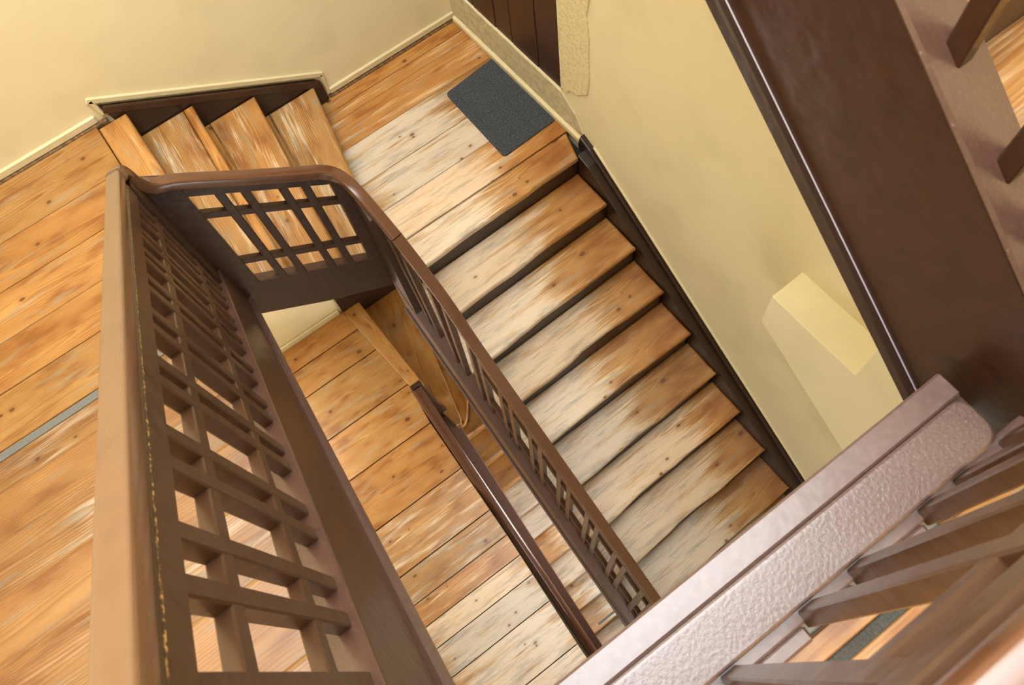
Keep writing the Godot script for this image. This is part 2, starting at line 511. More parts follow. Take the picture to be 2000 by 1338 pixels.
func _ready() -> void:
	rng.seed = 7
	# ---- camera ----
	var cam := Camera3D.new()
	cam.name = "camera"
	cam.transform = Transform3D(Basis(Vector3(0.80243, -0.095606, 0.589036), Vector3(0.574828, 0.388892, -0.719955), Vector3(-0.16024, 0.916309, 0.367016)).orthonormalized(), Vector3(0, Y0, 0))
	cam.fov = 47.6847
	cam.near = 0.02
	var lens := CameraAttributesPhysical.new()
	lens.frustum_focal_length = 27.154
	lens.frustum_focus_distance = 3.4
	lens.exposure_aperture = 10.0
	cam.attributes = lens
	cam.current = true
	add_child(cam)
	# ---- sky, exposure ----
	var we := WorldEnvironment.new()
	we.name = "world_environment"
	var env := Environment.new()
	env.background_mode = Environment.BG_SKY
	env.sky = Sky.new()
	env.sky.sky_material = ProceduralSkyMaterial.new()
	env.tonemap_mode = Environment.TONE_MAPPER_LINEAR
	env.tonemap_exposure = 0.93
	env.sdfgi_enabled = true
	env.ssao_enabled = true
	env.ssil_enabled = true
	we.environment = env
	add_child(we)
	# ---- the skylight over the well ----
	area_light("skylight_light", P(0.1, -2.53, -1.2), Vector2(3.0, 3.8), 44.0, Vector3(-90, 0, 0))
	# ---- the window of the lower storey, then two added fill lights ----
	area_light("lower_light", P(-0.2, 4.75, VF - 0.06), Vector2(1.7, 1.3), 2.6, Vector3(0, 0, 0))
	area_light("lower_light", P(-1.33, 4.5, VB + 0.06), Vector2(0.5, 1.4), 9.5, Vector3(0, 180, 0))  # added fill for the lower floor, tucked behind the left flight
	area_light("lower_light", P(1.62, 6.5, -0.9), Vector2(1.2, 0.9), 6.0, Vector3(0, 90, 0))  # added fill for the lower treads, unseen under the main flight
	make_materials()
	build_shell()
	build_floors()
	build_left_flight()
	build_quarter_flight()
	build_main_flight()
	build_lower_flight()
	build_upper_flight()
	build_near_edge()
	build_door()
	build_mat()

func area_light(called: String, at: Vector3, size: Vector2, energy: float, turn: Vector3, col := Color(0.93, 0.967, 1.0)) -> void:
	var l := AreaLight3D.new()
	l.name = numbered(called)
	l.area_size = size
	l.light_energy = energy
	l.light_color = col
	l.shadow_enabled = true
	l.area_range = 20.0
	add_child(l)
	l.position = at
	l.rotation_degrees = turn

const VB := -3.44     # the back wall
const UL := -1.62     # the left wall
const VF := 2.2       # the wall behind the photographer
const DT := -2.6      # the ceiling
const DL := 5.74      # the lower floor

func uR(v: float) -> float:
	return 1.645 + 0.021 * (v - VB)

func build_shell() -> void:
	var b := B.new()
	upright(b, [Vector2(UL - 0.2, DT - 0.2), Vector2(1.9, DT - 0.2), Vector2(1.9, 9.3), Vector2(UL - 0.2, 9.3)], Vector3.RIGHT, Vector3(0, 0, VB), Vector3.FORWARD, 0.2, 0.001)
	tag(part("wall_back", b, M.wall), "pale yellow plaster wall behind the short dark-edged steps", "wall", "structure")
	# right wall, with the opening of the plank door
	b = B.new()
	var al := Vector3(0.021, 0, 1).normalized()
	var org := Vector3(1.645, 0, VB)
	var outw := Vector3(1, 0, -0.021).normalized()
	for q in [[-0.2, 0.08, DT, 9.3], [1.085, 5.9, DT, 9.3], [0.08, 1.085, 3.335, 9.3], [0.08, 1.085, DT, 1.3]]:
		upright(b, [Vector2(q[0], q[2]), Vector2(q[1], q[2]), Vector2(q[1], q[3]), Vector2(q[0], q[3])], al, org, outw, 0.2, 0.0005)
	tag(part("wall_right", b, M.wall), "yellow plaster wall beside the main flight and plank door", "wall", "structure")
	# masonry block standing out of that wall, lower at its left end
	b = B.new()
	upright(b, [Vector2(2.74, 3.04), Vector2(3.2, 3.04), Vector2(3.2, 2.3), Vector2(4.6, 2.3), Vector2(4.6, 4.45), Vector2(2.74, 3.28)], al, org, -outw, 0.18, 0.004)
	tag(part("trim", b, M.wall), "stepped yellow plaster block standing out of the right wall", "wall block", "structure").name = "trim_3"
	b = B.new()
	upright(b, [Vector2(VB - 0.2, DT), Vector2(VF + 0.2, DT), Vector2(VF + 0.2, 9.3), Vector2(VB - 0.2, 9.3)], Vector3.BACK, Vector3(UL, 0, 0), Vector3.LEFT, 0.2, 0.001)
	tag(part("wall_left", b, M.wall), "yellow plaster wall left of the upper landing, outside the picture", "wall", "structure")
	b = B.new()
	upright(b, [Vector2(UL - 0.2, DT), Vector2(2.2, DT), Vector2(2.2, 9.3), Vector2(UL - 0.2, 9.3)], Vector3.RIGHT, Vector3(0, 0, VF), Vector3.BACK, 0.2, 0.001)
	tag(part("wall_front", b, M.wall), "yellow plaster wall behind the photographer", "wall", "structure")
	# ceiling with the skylight
	b = B.new()
	for q in [[UL - 0.2, -1.4, VB - 0.2, VF + 0.2], [1.6, 2.2, VB - 0.2, VF + 0.2], [-1.4, 1.6, VB - 0.2, -3.1], [-1.4, 1.6, 0.7, VF + 0.2]]:
		b.box(P((q[0] + q[1]) / 2, DT - 0.1, (q[2] + q[3]) / 2), Vector3.RIGHT, UPV, Vector3.BACK, Vector3((q[1] - q[0]) / 2, 0.1, (q[3] - q[2]) / 2), 0.001)
	tag(part("ceiling", b, M.plaster), "white ceiling round the frosted skylight, above the picture", "ceiling", "structure")
	var w := thing("window", "frosted skylight in the ceiling over the stair well", "skylight", P(0.1, DT, -1.2))
	w.name = "window_1"
	w.set_meta("kind", "structure")
	b = B.new()
	b.box(P(0.1, DT - 0.03, -1.2), Vector3.RIGHT, UPV, Vector3.BACK, Vector3(1.5, 0.01, 1.9), 0.001)
	part("frosted_pane", b, M.glow, w)
	for k in 3:
		b = B.new()
		b.box(P(-0.9 + 1.0 * k, DT + 0.0, -1.2), Vector3.RIGHT, UPV, Vector3.BACK, Vector3(0.02, 0.025, 1.9), 0.003)
		part("glazing_bar", b, M.white, w)
	for q in [["window_4", "added light pane shaped as a low window under the main flight, brightening the lower treads", P(1.69, 6.5, -0.9), Vector3.BACK, Vector3.LEFT, 1.2, 0.9], ["window_2", "bright window of the lower storey under the photographer, outside the picture", P(-0.2, 4.75, VF), Vector3.RIGHT, Vector3.FORWARD, 1.7, 1.3], ["window_3", "added light pane shaped as a narrow window in the back wall, brightening the lower floor", P(-1.33, 4.5, VB), Vector3.RIGHT, Vector3.BACK, 0.5, 1.4]]:  # the right-wall and back-wall panes are added to light the lower storey
		w = thing("window", q[1], "window", q[2])
		w.name = q[0]
		w.set_meta("kind", "structure")
		b = B.new()
		b.box(q[2] + q[4] * 0.012, q[3], UPV, q[3].cross(UPV), Vector3(q[5] / 2, q[6] / 2, 0.006), 0.001)
		part("pane", b, M.glow, w)
		b = B.new()
		for e in [-1.0, 1.0]:
			b.box(q[2] + q[4] * 0.02 + q[3] * (q[5] / 2 + 0.03) * e, q[3], UPV, q[3].cross(UPV), Vector3(0.03, q[6] / 2 + 0.06, 0.02), 0.004)
			b.box(q[2] + q[4] * 0.02 + UPV * (q[6] / 2 + 0.03) * e, q[3], UPV, q[3].cross(UPV), Vector3(q[5] / 2, 0.03, 0.02), 0.004)
		part("window_frame", b, M.white, w)
	# bottom slab under the lower flight
	b = B.new()
	b.box(P(0.2, 9.2, -0.6), Vector3.RIGHT, UPV, Vector3.BACK, Vector3(2.0, 0.1, 3.0), 0.001)
	tag(part("floor_slab", b, M.plaster), "bare floor at the foot of the lowest flight", "floor", "structure")
	# skirting beads
	b = B.new()
	bead(b, P(UL, 2.93 - 0.045, VB), P(-0.40, 2.93 - 0.045, VB), 0.018, 0.05)
	tag(part("baseboard_left", b, M.cream), "cream skirting bead along the back wall above the left landing", "skirting", "structure")
	b = B.new()
	bead(b, P(0.73, 3.6 - 0.05, VB), P(1.66, 3.6 - 0.05, VB), 0.018, 0.05)
	tag(part("baseboard_back", b, M.cream), "cream skirting bead along the back wall above the doormat landing", "skirting", "structure")
	b = B.new()
	b.bar(P(uR(VB + 0.02) - 0.012, 3.6 - 0.022, VB + 0.02), P(uR(-2.17) - 0.012, 3.6 - 0.022, -2.17), Vector3.RIGHT, 0.028, 0.05, 0.01)
	tag(part("baseboard_right", b, M.cream), "cream rounded skirting strip under the plank door", "skirting", "structure")
	b = B.new()
	bead(b, P(UL, DL - 0.04, VB), P(0.03, DL - 0.04, VB), 0.022, 0.08)
	tag(part("baseboard_lower", b, M.cream), "cream skirting along the foot of the wall on the lower floor", "skirting", "structure")

func bead(b: B, p0: Vector3, p1: Vector3, r: float, drop: float) -> void:
	b.bar(p0 - Vector3(0, drop * 0.25, -r * 0.45), p1 - Vector3(0, drop * 0.25, -r * 0.45), Vector3.BACK, r, drop, r * 0.45)

func slab(b: B, u0: float, u1: float, v0: float, v1: float, d0: float, d1: float) -> void:
	b.box(P((u0 + u1) / 2, (d0 + d1) / 2, (v0 + v1) / 2), Vector3.RIGHT, UPV, Vector3.BACK, Vector3((u1 - u0) / 2, (d1 - d0) / 2, (v1 - v0) / 2), 0.001)

func build_floors() -> void:
	# left landing
	var t := thing("landing", "wooden landing of wide pine boards left of the long banister", "landing", P(-1.0, 3.2, -2.8))
	t.set_meta("kind", "structure")
	var b := B.new()
	slab(b, UL, -0.35, VB, -1.94, 2.965, 3.05)
	part("underfloor", b, M.gap, t)
	var js := [VB + 0.012, -3.33, -3.09, -2.838, -2.588, -2.356, -2.11, -1.94]
	for k in js.size() - 1:
		plank(t, UL, -0.428, js[k], js[k + 1], 2.93, 0.034, wood())
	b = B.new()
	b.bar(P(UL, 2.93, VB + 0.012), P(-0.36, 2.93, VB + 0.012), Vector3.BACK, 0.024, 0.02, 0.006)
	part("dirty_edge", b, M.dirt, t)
	# landing with the doormat
	t = thing("landing", "wooden landing of honey-coloured boards under the dark doormat", "landing", P(1.0, 3.82, -2.8))
	t.set_meta("kind", "structure")
	b = B.new()
	slab(b, 0.42, 1.64, VB, -2.15, 3.635, 3.83)
	part("underfloor", b, M.gap, t)
	js = [VB + 0.012, -3.325, -3.24, -3.03, -2.755, -2.53, -2.30]
	for k in js.size() - 1:
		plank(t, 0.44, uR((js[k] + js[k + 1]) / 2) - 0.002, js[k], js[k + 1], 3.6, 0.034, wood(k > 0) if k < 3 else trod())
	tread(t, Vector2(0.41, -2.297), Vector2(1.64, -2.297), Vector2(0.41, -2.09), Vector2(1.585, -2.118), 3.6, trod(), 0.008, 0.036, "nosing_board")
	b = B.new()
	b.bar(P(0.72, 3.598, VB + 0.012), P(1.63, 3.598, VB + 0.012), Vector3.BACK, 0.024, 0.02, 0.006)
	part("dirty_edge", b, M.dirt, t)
	# lower floor: wide boards, ending along the edge of the lower flight
	t = thing("floor", "polished pine floor of the lower storey below the well", "floor", P(-0.7, DL + 0.2, -0.6))
	t.set_meta("kind", "structure")
	b = B.new()
	b.prism(PackedVector2Array([Vector2(UL, VB), Vector2(0.03, VB), Vector2(0.14, -2.45), Vector2(0.05, -1.0), Vector2(0.0, 0.0), Vector2(0.0, 1.1), Vector2(1.75, 1.1), Vector2(1.75, VF), Vector2(UL, VF)]), P(0, DL + 0.2, 0), Vector3.RIGHT, Vector3.BACK, UPV, 0.16, 0.001)
	part("underfloor", b, M.gap, t)
	js = [VB + 0.02, -3.2, -2.95, -2.53, -2.15, -1.706, -1.315, -1.09, -0.92, -0.755, -0.54, -0.2, 0.2, 0.6, 1.0]
	for k in js.size() - 1:
		var g := 0.0045 if k < 7 or k % 2 == 0 else 0.0025
		var e0 := floor_edge(js[k])
		var e1 := floor_edge(js[k + 1])
		b = B.new()
		var uo := Vector2(0.42, 0.25 if k % 2 else 0.75) - Vector2(-0.35 / 1.8 if k > 7 else -0.75 / 1.8, (js[k] + js[k + 1]) / 2 / 0.54)
		b.prism(PackedVector2Array([Vector2(UL, js[k] + g), Vector2(e0, js[k] + g), Vector2(e1, js[k + 1] - g), Vector2(UL, js[k + 1] - g)]), P(0, DL + 0.036, 0), Vector3.RIGHT, Vector3.BACK, UPV, 0.036, 0.0015, Vector2(1, 0), uo)
		part("plank", b, trod() if k > 7 else wood(k > 4), t)  # trodden boards at this end; floor sheen put into their pale colour
	for k in 5:
		plank(t, UL, 0.0, 1.0 + 0.24 * k, 1.24 + 0.24 * k, DL, 0.036, wood(true))
		plank(t, 0.0, 1.72, 1.2 + 0.2 * k, 1.4 + 0.2 * k, DL, 0.036, wood(true))

func floor_edge(v: float) -> float:
	if v < -2.5: return lerpf(0.042, 0.138, (v - VB) / (-2.5 - VB))
	if v < -1.0: return lerpf(0.108, 0.066, (v + 2.5) / 1.5)
	return lerpf(0.066, 0.012, clampf(v + 1.0, 0.0, 1.0))

# ---------- left flight: comes down from the photographer's landing to the left landing ----------
func build_left_flight() -> void:
	var t := thing("stair_flight", "upper stair flight left of the well with closed brown string", "staircase", P(-0.95, 2.93, -1.0))
	var run := 0.265
	var rise := 0.17
	for k in range(1, 9):
		var v := -1.985 + run * (k - 1)
		var d := 2.93 - rise * k
		var tr := tread(t, Vector2(UL, v + run + 0.03), Vector2(-0.375, v + run + 0.03), Vector2(UL, v), Vector2(-0.375, v), d, wood_dimmed[k % wood_dimmed.size()])
		riser(t, Vector2(UL, v + 0.03), Vector2(-0.375, v + 0.03), d + 0.034, d + rise, M.deep)
		if k == 1:
			var s := B.new()
			s.box(P(-1.0, d - 0.0015, v + 0.022), Vector3.RIGHT, UPV, Vector3.BACK, Vector3(0.63, 0.003, 0.017), 0.001)
			part("grey_strip", s, M.putty, tr)
	riser(t, Vector2(UL, 0.16), Vector2(-0.375, 0.16), 1.44, 1.57, M.deep)
	# outer string with a bead along its lower edge
	var b := B.new()
	var lo := func(v): return 1.858 + (-v - 0.171) * 0.596
	upright(b, [Vector2(-2.1, zl_curb(-2.1)), Vector2(0.0, zl_curb(0.0)), Vector2(0.0, lo.call(0.0)), Vector2(-2.1, lo.call(-2.1))], Vector3.BACK, Vector3(-0.385, 0, 0), Vector3.RIGHT, 0.105, 0.004)
	part("outer_string", b, M.brown, t)
	b = B.new()
	b.bar(P(-0.3325, zl_curb(-2.08), -2.08), P(-0.3325, zl_curb(-0.01), -0.01), Vector3.RIGHT, 0.102, 0.008, 0.003)
	part("string_cap", b, M.dusty_brown, t)
	b = B.new()
	b.bar(P(-0.274, lo.call(-2.09) - 0.012, -2.09), P(-0.274, lo.call(0.0) - 0.012, 0.0), Vector3.RIGHT, 0.03, 0.026, 0.009)
	part("string_bead", b, M.dusty_smooth, t)
	b = B.new()
	upright(b, [Vector2(-2.1, lo.call(-2.1) + 0.0), Vector2(0.02, lo.call(0.02)), Vector2(0.02, lo.call(0.02) + 0.03), Vector2(-2.1, lo.call(-2.1) + 0.03)], Vector3.BACK, Vector3(UL, 0, 0), Vector3.RIGHT, 1.275, 0.001)
	part("soffit", b, M.wall, t)
	# railing
	t = thing("railing", "long brown banister of squared lattice bars beside the left landing", "railing", P(-0.3, 2.6, -1.0))
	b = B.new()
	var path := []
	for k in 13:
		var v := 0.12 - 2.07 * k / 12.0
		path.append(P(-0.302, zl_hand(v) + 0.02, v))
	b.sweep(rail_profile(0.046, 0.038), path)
	part("handrail", b, M.rail_reflect, t)
	b = B.new()
	b.bar(P(-0.316, zl_hand(0.12) + 0.055, 0.12), P(-0.316, zl_hand(-1.95) + 0.055, -1.95), Vector3.RIGHT, 0.012, 0.05, 0.002)
	part("under_rail", b, M.dark, t)
	b = B.new()
	b.bar(P(-0.2945, zl_hand(0.1) + 0.0735, 0.1), P(-0.2945, zl_hand(-1.95) + 0.0735, -1.95), Vector3.RIGHT, 0.004, 0.004, 0.001)
	part("chipped_edge", b, M.chipped, t)
	var at := func(v, d): return P(-0.312, d, v)
	lattice(t, at, zl_hand, zl_curb, 0.1, -1.95, [-0.02, -0.11, -0.203, -0.327, -0.412, -0.546, -0.624, -0.776, -0.846, -0.985, -1.06, -1.187, -1.258, -1.38, -1.446, -1.551, -1.611, -1.729, -1.805, -1.901], Vector3.RIGHT)
	b = B.new()
	upright(b, [Vector2(-2.1, 2.02), Vector2(-1.955, 1.93), Vector2(-1.955, zl_curb(-1.955) + 0.02), Vector2(-2.1, zl_curb(-2.1) + 0.05)], Vector3.BACK, Vector3(-0.328, 0, 0), Vector3.RIGHT, 0.04, 0.003)
	part("corner_post", b, M.dark, t)

func zl_hand(v: float) -> float:
	return 0.627 + 0.704 * (-v - 0.226)

func zl_curb(v: float) -> float:
	return 1.445 + 0.70 * (-v - 0.322)

# ---------- four steps between the two landings ----------
func build_quarter_flight() -> void:
	var t := thing("stair_flight", "short flight of four worn steps against the back wall", "staircase", P(0.1, 3.6, -2.8))
	var ds := [2.93, 3.10, 3.265, 3.435, 3.6]
	# nosing line of each step: u at the wall and its change towards the well
	var nu := [[-0.272, 0.0], [0.019, -0.0648], [0.325, -0.1236], [0.648, -0.205]]
	var ve := -2.152
	var vw := VB + 0.036
	for k in 4:
		var un := func(v): return nu[k][0] + nu[k][1] * (v + 3.40)
		var ub := func(v): return (nu[k - 1][0] + nu[k - 1][1] * (v + 3.40) - 0.03) if k > 0 else -0.425
		var q0 := Vector2(un.call(ve), ve)
		var q1 := Vector2(un.call(vw), vw)
		if k == 1:   # its nosing is a separate narrow board
			var w := 0.055
			tread(t, Vector2(ub.call(ve), ve), Vector2(ub.call(vw), vw), q0 - Vector2(w, 0), q1 - Vector2(w, 0), ds[k], wood(true), 0.0005)
			tread(t, q0 - Vector2(w - 0.002, 0), q1 - Vector2(w - 0.002, 0), q0, q1, ds[k] - 0.001, wood(), 0.003, 0.034, "nosing_board")
		elif k >= 2:   # a narrow piece let in at the back
			var w := 0.05
			tread(t, Vector2(ub.call(ve), ve), Vector2(ub.call(vw), vw), Vector2(ub.call(ve) + w, ve), Vector2(ub.call(vw) + w, vw), ds[k], wood(), 0.0, 0.03, "back_board")
			tread(t, Vector2(ub.call(ve) + w + 0.002, ve), Vector2(ub.call(vw) + w + 0.002, vw), q0, q1, ds[k], wood(true), 0.003)
		else:
			tread(t, Vector2(ub.call(ve), ve), Vector2(ub.call(vw), vw), q0, q1, ds[k], wood(), 0.003)
		riser(t, Vector2(un.call(ve) - 0.022, ve), Vector2(un.call(vw) - 0.022, vw), ds[k] + 0.034, ds[k + 1], M.deep)
	# wall string
	var b := B.new()
	var top := [Vector2(-0.352, 2.842), Vector2(0.68, 3.428), Vector2(0.705, 3.455), Vector2(0.708, 3.585), Vector2(0.695, 3.602)]
	upright(b, top + [Vector2(0.3, 3.62), Vector2(-0.33, 3.2), Vector2(-0.335, 2.93)], Vector3.RIGHT, Vector3(0, 0, VB), Vector3.BACK, 0.034, 0.006)
	part("wall_string", b, M.deep, t)
	b = B.new()
	b.bar(P(-0.345, 2.852, VB + 0.036), P(0.695, 3.452, VB + 0.036), Vector3.BACK, 0.016, 0.045, 0.005)
	part("string_moulding", b, M.dark, t)
	# raised cream plaster edge round it
	b = B.new()
	b.bar(P(-0.385, 2.785, VB + 0.0085), P(0.735, 3.42, VB + 0.0085), Vector3.BACK, 0.016, 0.034, 0.005)
	b.bar(P(-0.372, 2.79, VB + 0.0085), P(-0.36, 2.90, VB + 0.0085), Vector3.BACK, 0.016, 0.026, 0.005)
	b.bar(P(0.727, 3.412, VB + 0.0085), P(0.727, 3.575, VB + 0.0085), Vector3.BACK, 0.016, 0.026, 0.005)
	part("plaster_edge", b, M.cream, t)
	# string on the well side
	b = B.new()
	upright(b, [Vector2(-0.34, 2.80), Vector2(-0.287, 2.845), Vector2(0.345, 3.305), Vector2(0.345, 3.60), Vector2(0.149, 3.462), Vector2(0.0, 3.36), Vector2(-0.271, 3.139), Vector2(-0.34, 3.06)], Vector3.RIGHT, Vector3(0, 0, -2.15), Vector3.BACK, 0.05, 0.004)
	part("outer_string", b, M.dark, t)
	b = B.new()
	b.bar(P(-0.28, 2.849, -2.125), P(0.34, 3.3, -2.125), Vector3.BACK, 0.047, 0.008, 0.003)
	part("string_cap", b, M.dusty_brown, t)
	# railing on it
	t = thing("railing", "short brown lattice railing with curved handrail over four steps", "railing", P(0.0, 3.1, -2.11))
	b = B.new()
	b.sweep(rail_profile(0.053, 0.045), spline([P(-0.30, 1.855, -1.94), P(-0.30, 1.95, -2.045), P(-0.287, 2.04, -2.07), P(-0.25, 2.105, -2.082), P(-0.18, 2.15, -2.085), P(0.0, 2.295, -2.085), P(0.2, 2.455, -2.088), P(0.27, 2.51, -2.09), P(0.315, 2.55, -2.075), P(0.345, 2.59, -2.03), P(0.362, 2.64, -1.95), P(0.385, 2.76, -1.80)], 6))
	part("handrail", b, M.rail, t)
	var top_f := func(u): return 2.28 + 0.80 * u
	var base_f := func(u): return 2.845 + 0.728 * (u + 0.287)
	var top_s := func(u): return 2.265 + 0.775 * u
	lattice(t, func(u, d): return P(u, d, -2.115), top_s, base_f, -0.2, 0.30, [-0.094, -0.012, 0.115, 0.196], Vector3.BACK, 0.175, M.dark)
	b = B.new()
	b.bar(P(-0.29, top_f.call(-0.29) + 0.05, -2.118), P(0.31, top_f.call(0.31) + 0.05, -2.118), Vector3.BACK, 0.012, 0.06, 0.002)
	part("under_rail", b, M.dark, t)
	b = B.new()
	upright(b, [Vector2(-0.315, 2.08), Vector2(-0.19, 2.17), Vector2(-0.19, base_f.call(-0.19) + 0.01), Vector2(-0.315, base_f.call(-0.315) + 0.05)], Vector3.RIGHT, Vector3(0, 0, -2.135), Vector3.BACK, 0.04, 0.003)
	part("corner_post", b, M.dark, t)
	b = B.new()
	upright(b, [Vector2(0.288, 2.55), Vector2(0.362, 2.62), Vector2(0.362, 3.56), Vector2(0.288, 3.30)], Vector3.RIGHT, Vector3(0, 0, -2.135), Vector3.BACK, 0.045, 0.004)
	part("corner_post", b, M.dark, t)

func spline(pts: Array, sub: int) -> Array:
	var o := []
	for i in pts.size() - 1:
		var a: Vector3 = pts[maxi(i - 1, 0)]
		var d: Vector3 = pts[mini(i + 2, pts.size() - 1)]
		for s in sub:
			o.append(pts[i].cubic_interpolate(pts[i + 1], a, d, float(s) / sub))
	o.append(pts[-1])
	return o

# ---------- main flight ----------
func nl(v: float) -> float:
	return 3.6 + (v + 2.12) * 0.6455

func build_main_flight() -> void:
	var t := thing("stair_flight", "main flight of worn pale treads going down along the yellow wall", "staircase", P(1.0, DL, -0.5))
	var rv := [-2.12, -1.864, -1.607, -1.348, -1.094, -0.849, -0.608, -0.357, -0.103, 0.147, 0.397, 0.647, 0.897, 1.15]
	var lv := [-2.091, -1.827, -1.569, -1.318, -1.069, -0.807, -0.562, -0.305, -0.05, 0.2, 0.45, 0.7, 0.94, 1.15]
	var h := 0.1646
	for k in range(1, 13):
		var ur := 1.583 + 0.0068 * k
		var d := 3.6 + h * k
		# the visible left ends lie near u 0.55; carry the nosing on to the string
		var sl: float = (rv[k] - lv[k]) / (ur - 0.56)
		var sp: float = (rv[k - 1] - lv[k - 1]) / (ur - 0.56)
		var ul := 0.40
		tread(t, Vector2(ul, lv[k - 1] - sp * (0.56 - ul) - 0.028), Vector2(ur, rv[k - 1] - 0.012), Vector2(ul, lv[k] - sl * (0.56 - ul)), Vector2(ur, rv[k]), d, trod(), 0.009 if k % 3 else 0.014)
	for k in range(0, 13):
		var d := 3.6 + h * k
		riser(t, Vector2(0.395, lv[k] - 0.03), Vector2(1.59, rv[k] - 0.018), d + 0.034, d + h, M.deep)
	# outer string
	var b := B.new()
	upright(b, [Vector2(-2.1, nl(-2.1) - 0.1), Vector2(-1.97, nl(-1.97) - 0.05), Vector2(1.1, nl(1.1) - 0.05), Vector2(1.1, DL), Vector2(0.8, DL), Vector2(-2.1, nl(-2.1) + 0.25)], Vector3.BACK, Vector3(0.334, 0, 0), Vector3.RIGHT, 0.062, 0.004, true)
	part("outer_string", b, M.brown, t)
	b = B.new()
	b.bar(P(0.37, nl(-1.95) - 0.052, -1.95), P(0.37, nl(1.08) - 0.052, 1.08), Vector3.RIGHT, 0.072, 0.01, 0.003)
	part("string_cap", b, M.dusty_brown, t)
	b = B.new()
	b.bar(P(0.328, nl(-2.09) + 0.24, -2.09), P(0.328, nl(0.8) + 0.24, 0.8), Vector3.RIGHT, 0.018, 0.022, 0.006)
	part("string_bead", b, M.dusty_smooth, t)
	# wall string in two boards
	var al := Vector3(0.021, 0, 1).normalized()
	var org := Vector3(1.645, 0, VB)
	var inn := Vector3(-1, 0, 0.021).normalized()
	b = B.new()
	var lo := func(v): return nl(v) + 0.30
	upright(b, [Vector2(1.27, 3.52), Vector2(1.36, nl(-2.08) - 0.065), Vector2(4.6, nl(1.16) - 0.1), Vector2(4.6, lo.call(1.16)), Vector2(1.31, lo.call(-2.13)), Vector2(1.25, 3.6)], al, org, inn, 0.034, 0.006)
	part("wall_string", b, M.deep, t)
	b = B.new()
	upright(b, [Vector2(1.31, 3.6), Vector2(1.40, nl(-2.04) - 0.03), Vector2(4.6, nl(1.16) - 0.055), Vector2(4.6, lo.call(1.16)), Vector2(1.31, lo.call(-2.13))], al, Vector3(org.x - 0.034, 0, org.z), inn, 0.048, 0.004)
	part("wall_string", b, M.deep, t)
	b = B.new()
	b.bar(P(uR(-2.08) - 0.006, nl(-2.08) - 0.083, -2.08), P(uR(1.0) - 0.006, nl(1.0) - 0.115, 1.0), Vector3.RIGHT, 0.014, 0.018, 0.004)
	part("plaster_edge", b, M.cream, t)
	b = B.new()
	upright(b, [Vector2(-2.12, nl(-2.12) + 0.32), Vector2(0.75, nl(0.75) + 0.32), Vector2(0.75, nl(0.75) + 0.35), Vector2(-2.12, nl(-2.12) + 0.35)], Vector3.BACK, Vector3(0.36, 0, 0), Vector3.RIGHT, 1.28, 0.001)
	part("soffit", b, M.wall, t)
	# railing: handrail leans slightly outwards, as measured
	t = thing("railing", "brown lattice railing along the well side of the main flight", "railing", P(0.4, 4.6, -0.6))
	b = B.new()
	var path := [P(0.385, 2.76, -1.80), P(0.402, 2.895, -1.69), P(0.414, 3.015, -1.55)]
	for k in 9:
		var v := -1.35 + 0.3 * k
		path.append(P(0.421 + 0.028 * (v + 1.35) / 1.3, nl(v) - 0.885, v))
	b.sweep(rail_profile(0.053, 0.045), spline(path, 3))
	part("handrail", b, M.rail, t)
	var hu := func(v): return 0.421 + 0.0215 * (v + 1.35) if v > -1.5 else lerpf(0.362, 0.418, clampf((v + 1.95) / 0.45, 0.0, 1.0))
	var ht := func(v): return nl(v) - 0.885 if v > -1.35 else 2.64 + (v + 1.95) * 0.953
	var at := func(v, d):
		var f: float = clampf((nl(v) - 0.05 - d) / 0.8, 0.0, 1.0)
		return P(lerpf(0.388, hu.call(v), f), d, v)
	var base := func(v): return nl(v) - 0.05
	lattice(t, at, ht, base, -1.9, -1.35, [-1.86, -1.785, -1.645, -1.57, -1.43], Vector3.RIGHT, 0.18, null, 0.268, false)
	var spots := []
	for k in 10:
		spots.append(-1.355 + 0.215 * k)
		if k < 9: spots.append(-1.215 + 0.215 * k)
	lattice(t, at, ht, base, -1.35, 0.9, spots, Vector3.RIGHT, 0.18)
	b = B.new()
	upright(b, [Vector2(-2.09, 2.66), Vector2(-1.92, 2.74), Vector2(-1.92, nl(-1.92) - 0.04), Vector2(-2.09, nl(-2.09) - 0.02)], Vector3.BACK, Vector3(0.338, 0, 0), Vector3.RIGHT, 0.045, 0.006)
	part("corner_post", b, M.dark, t)

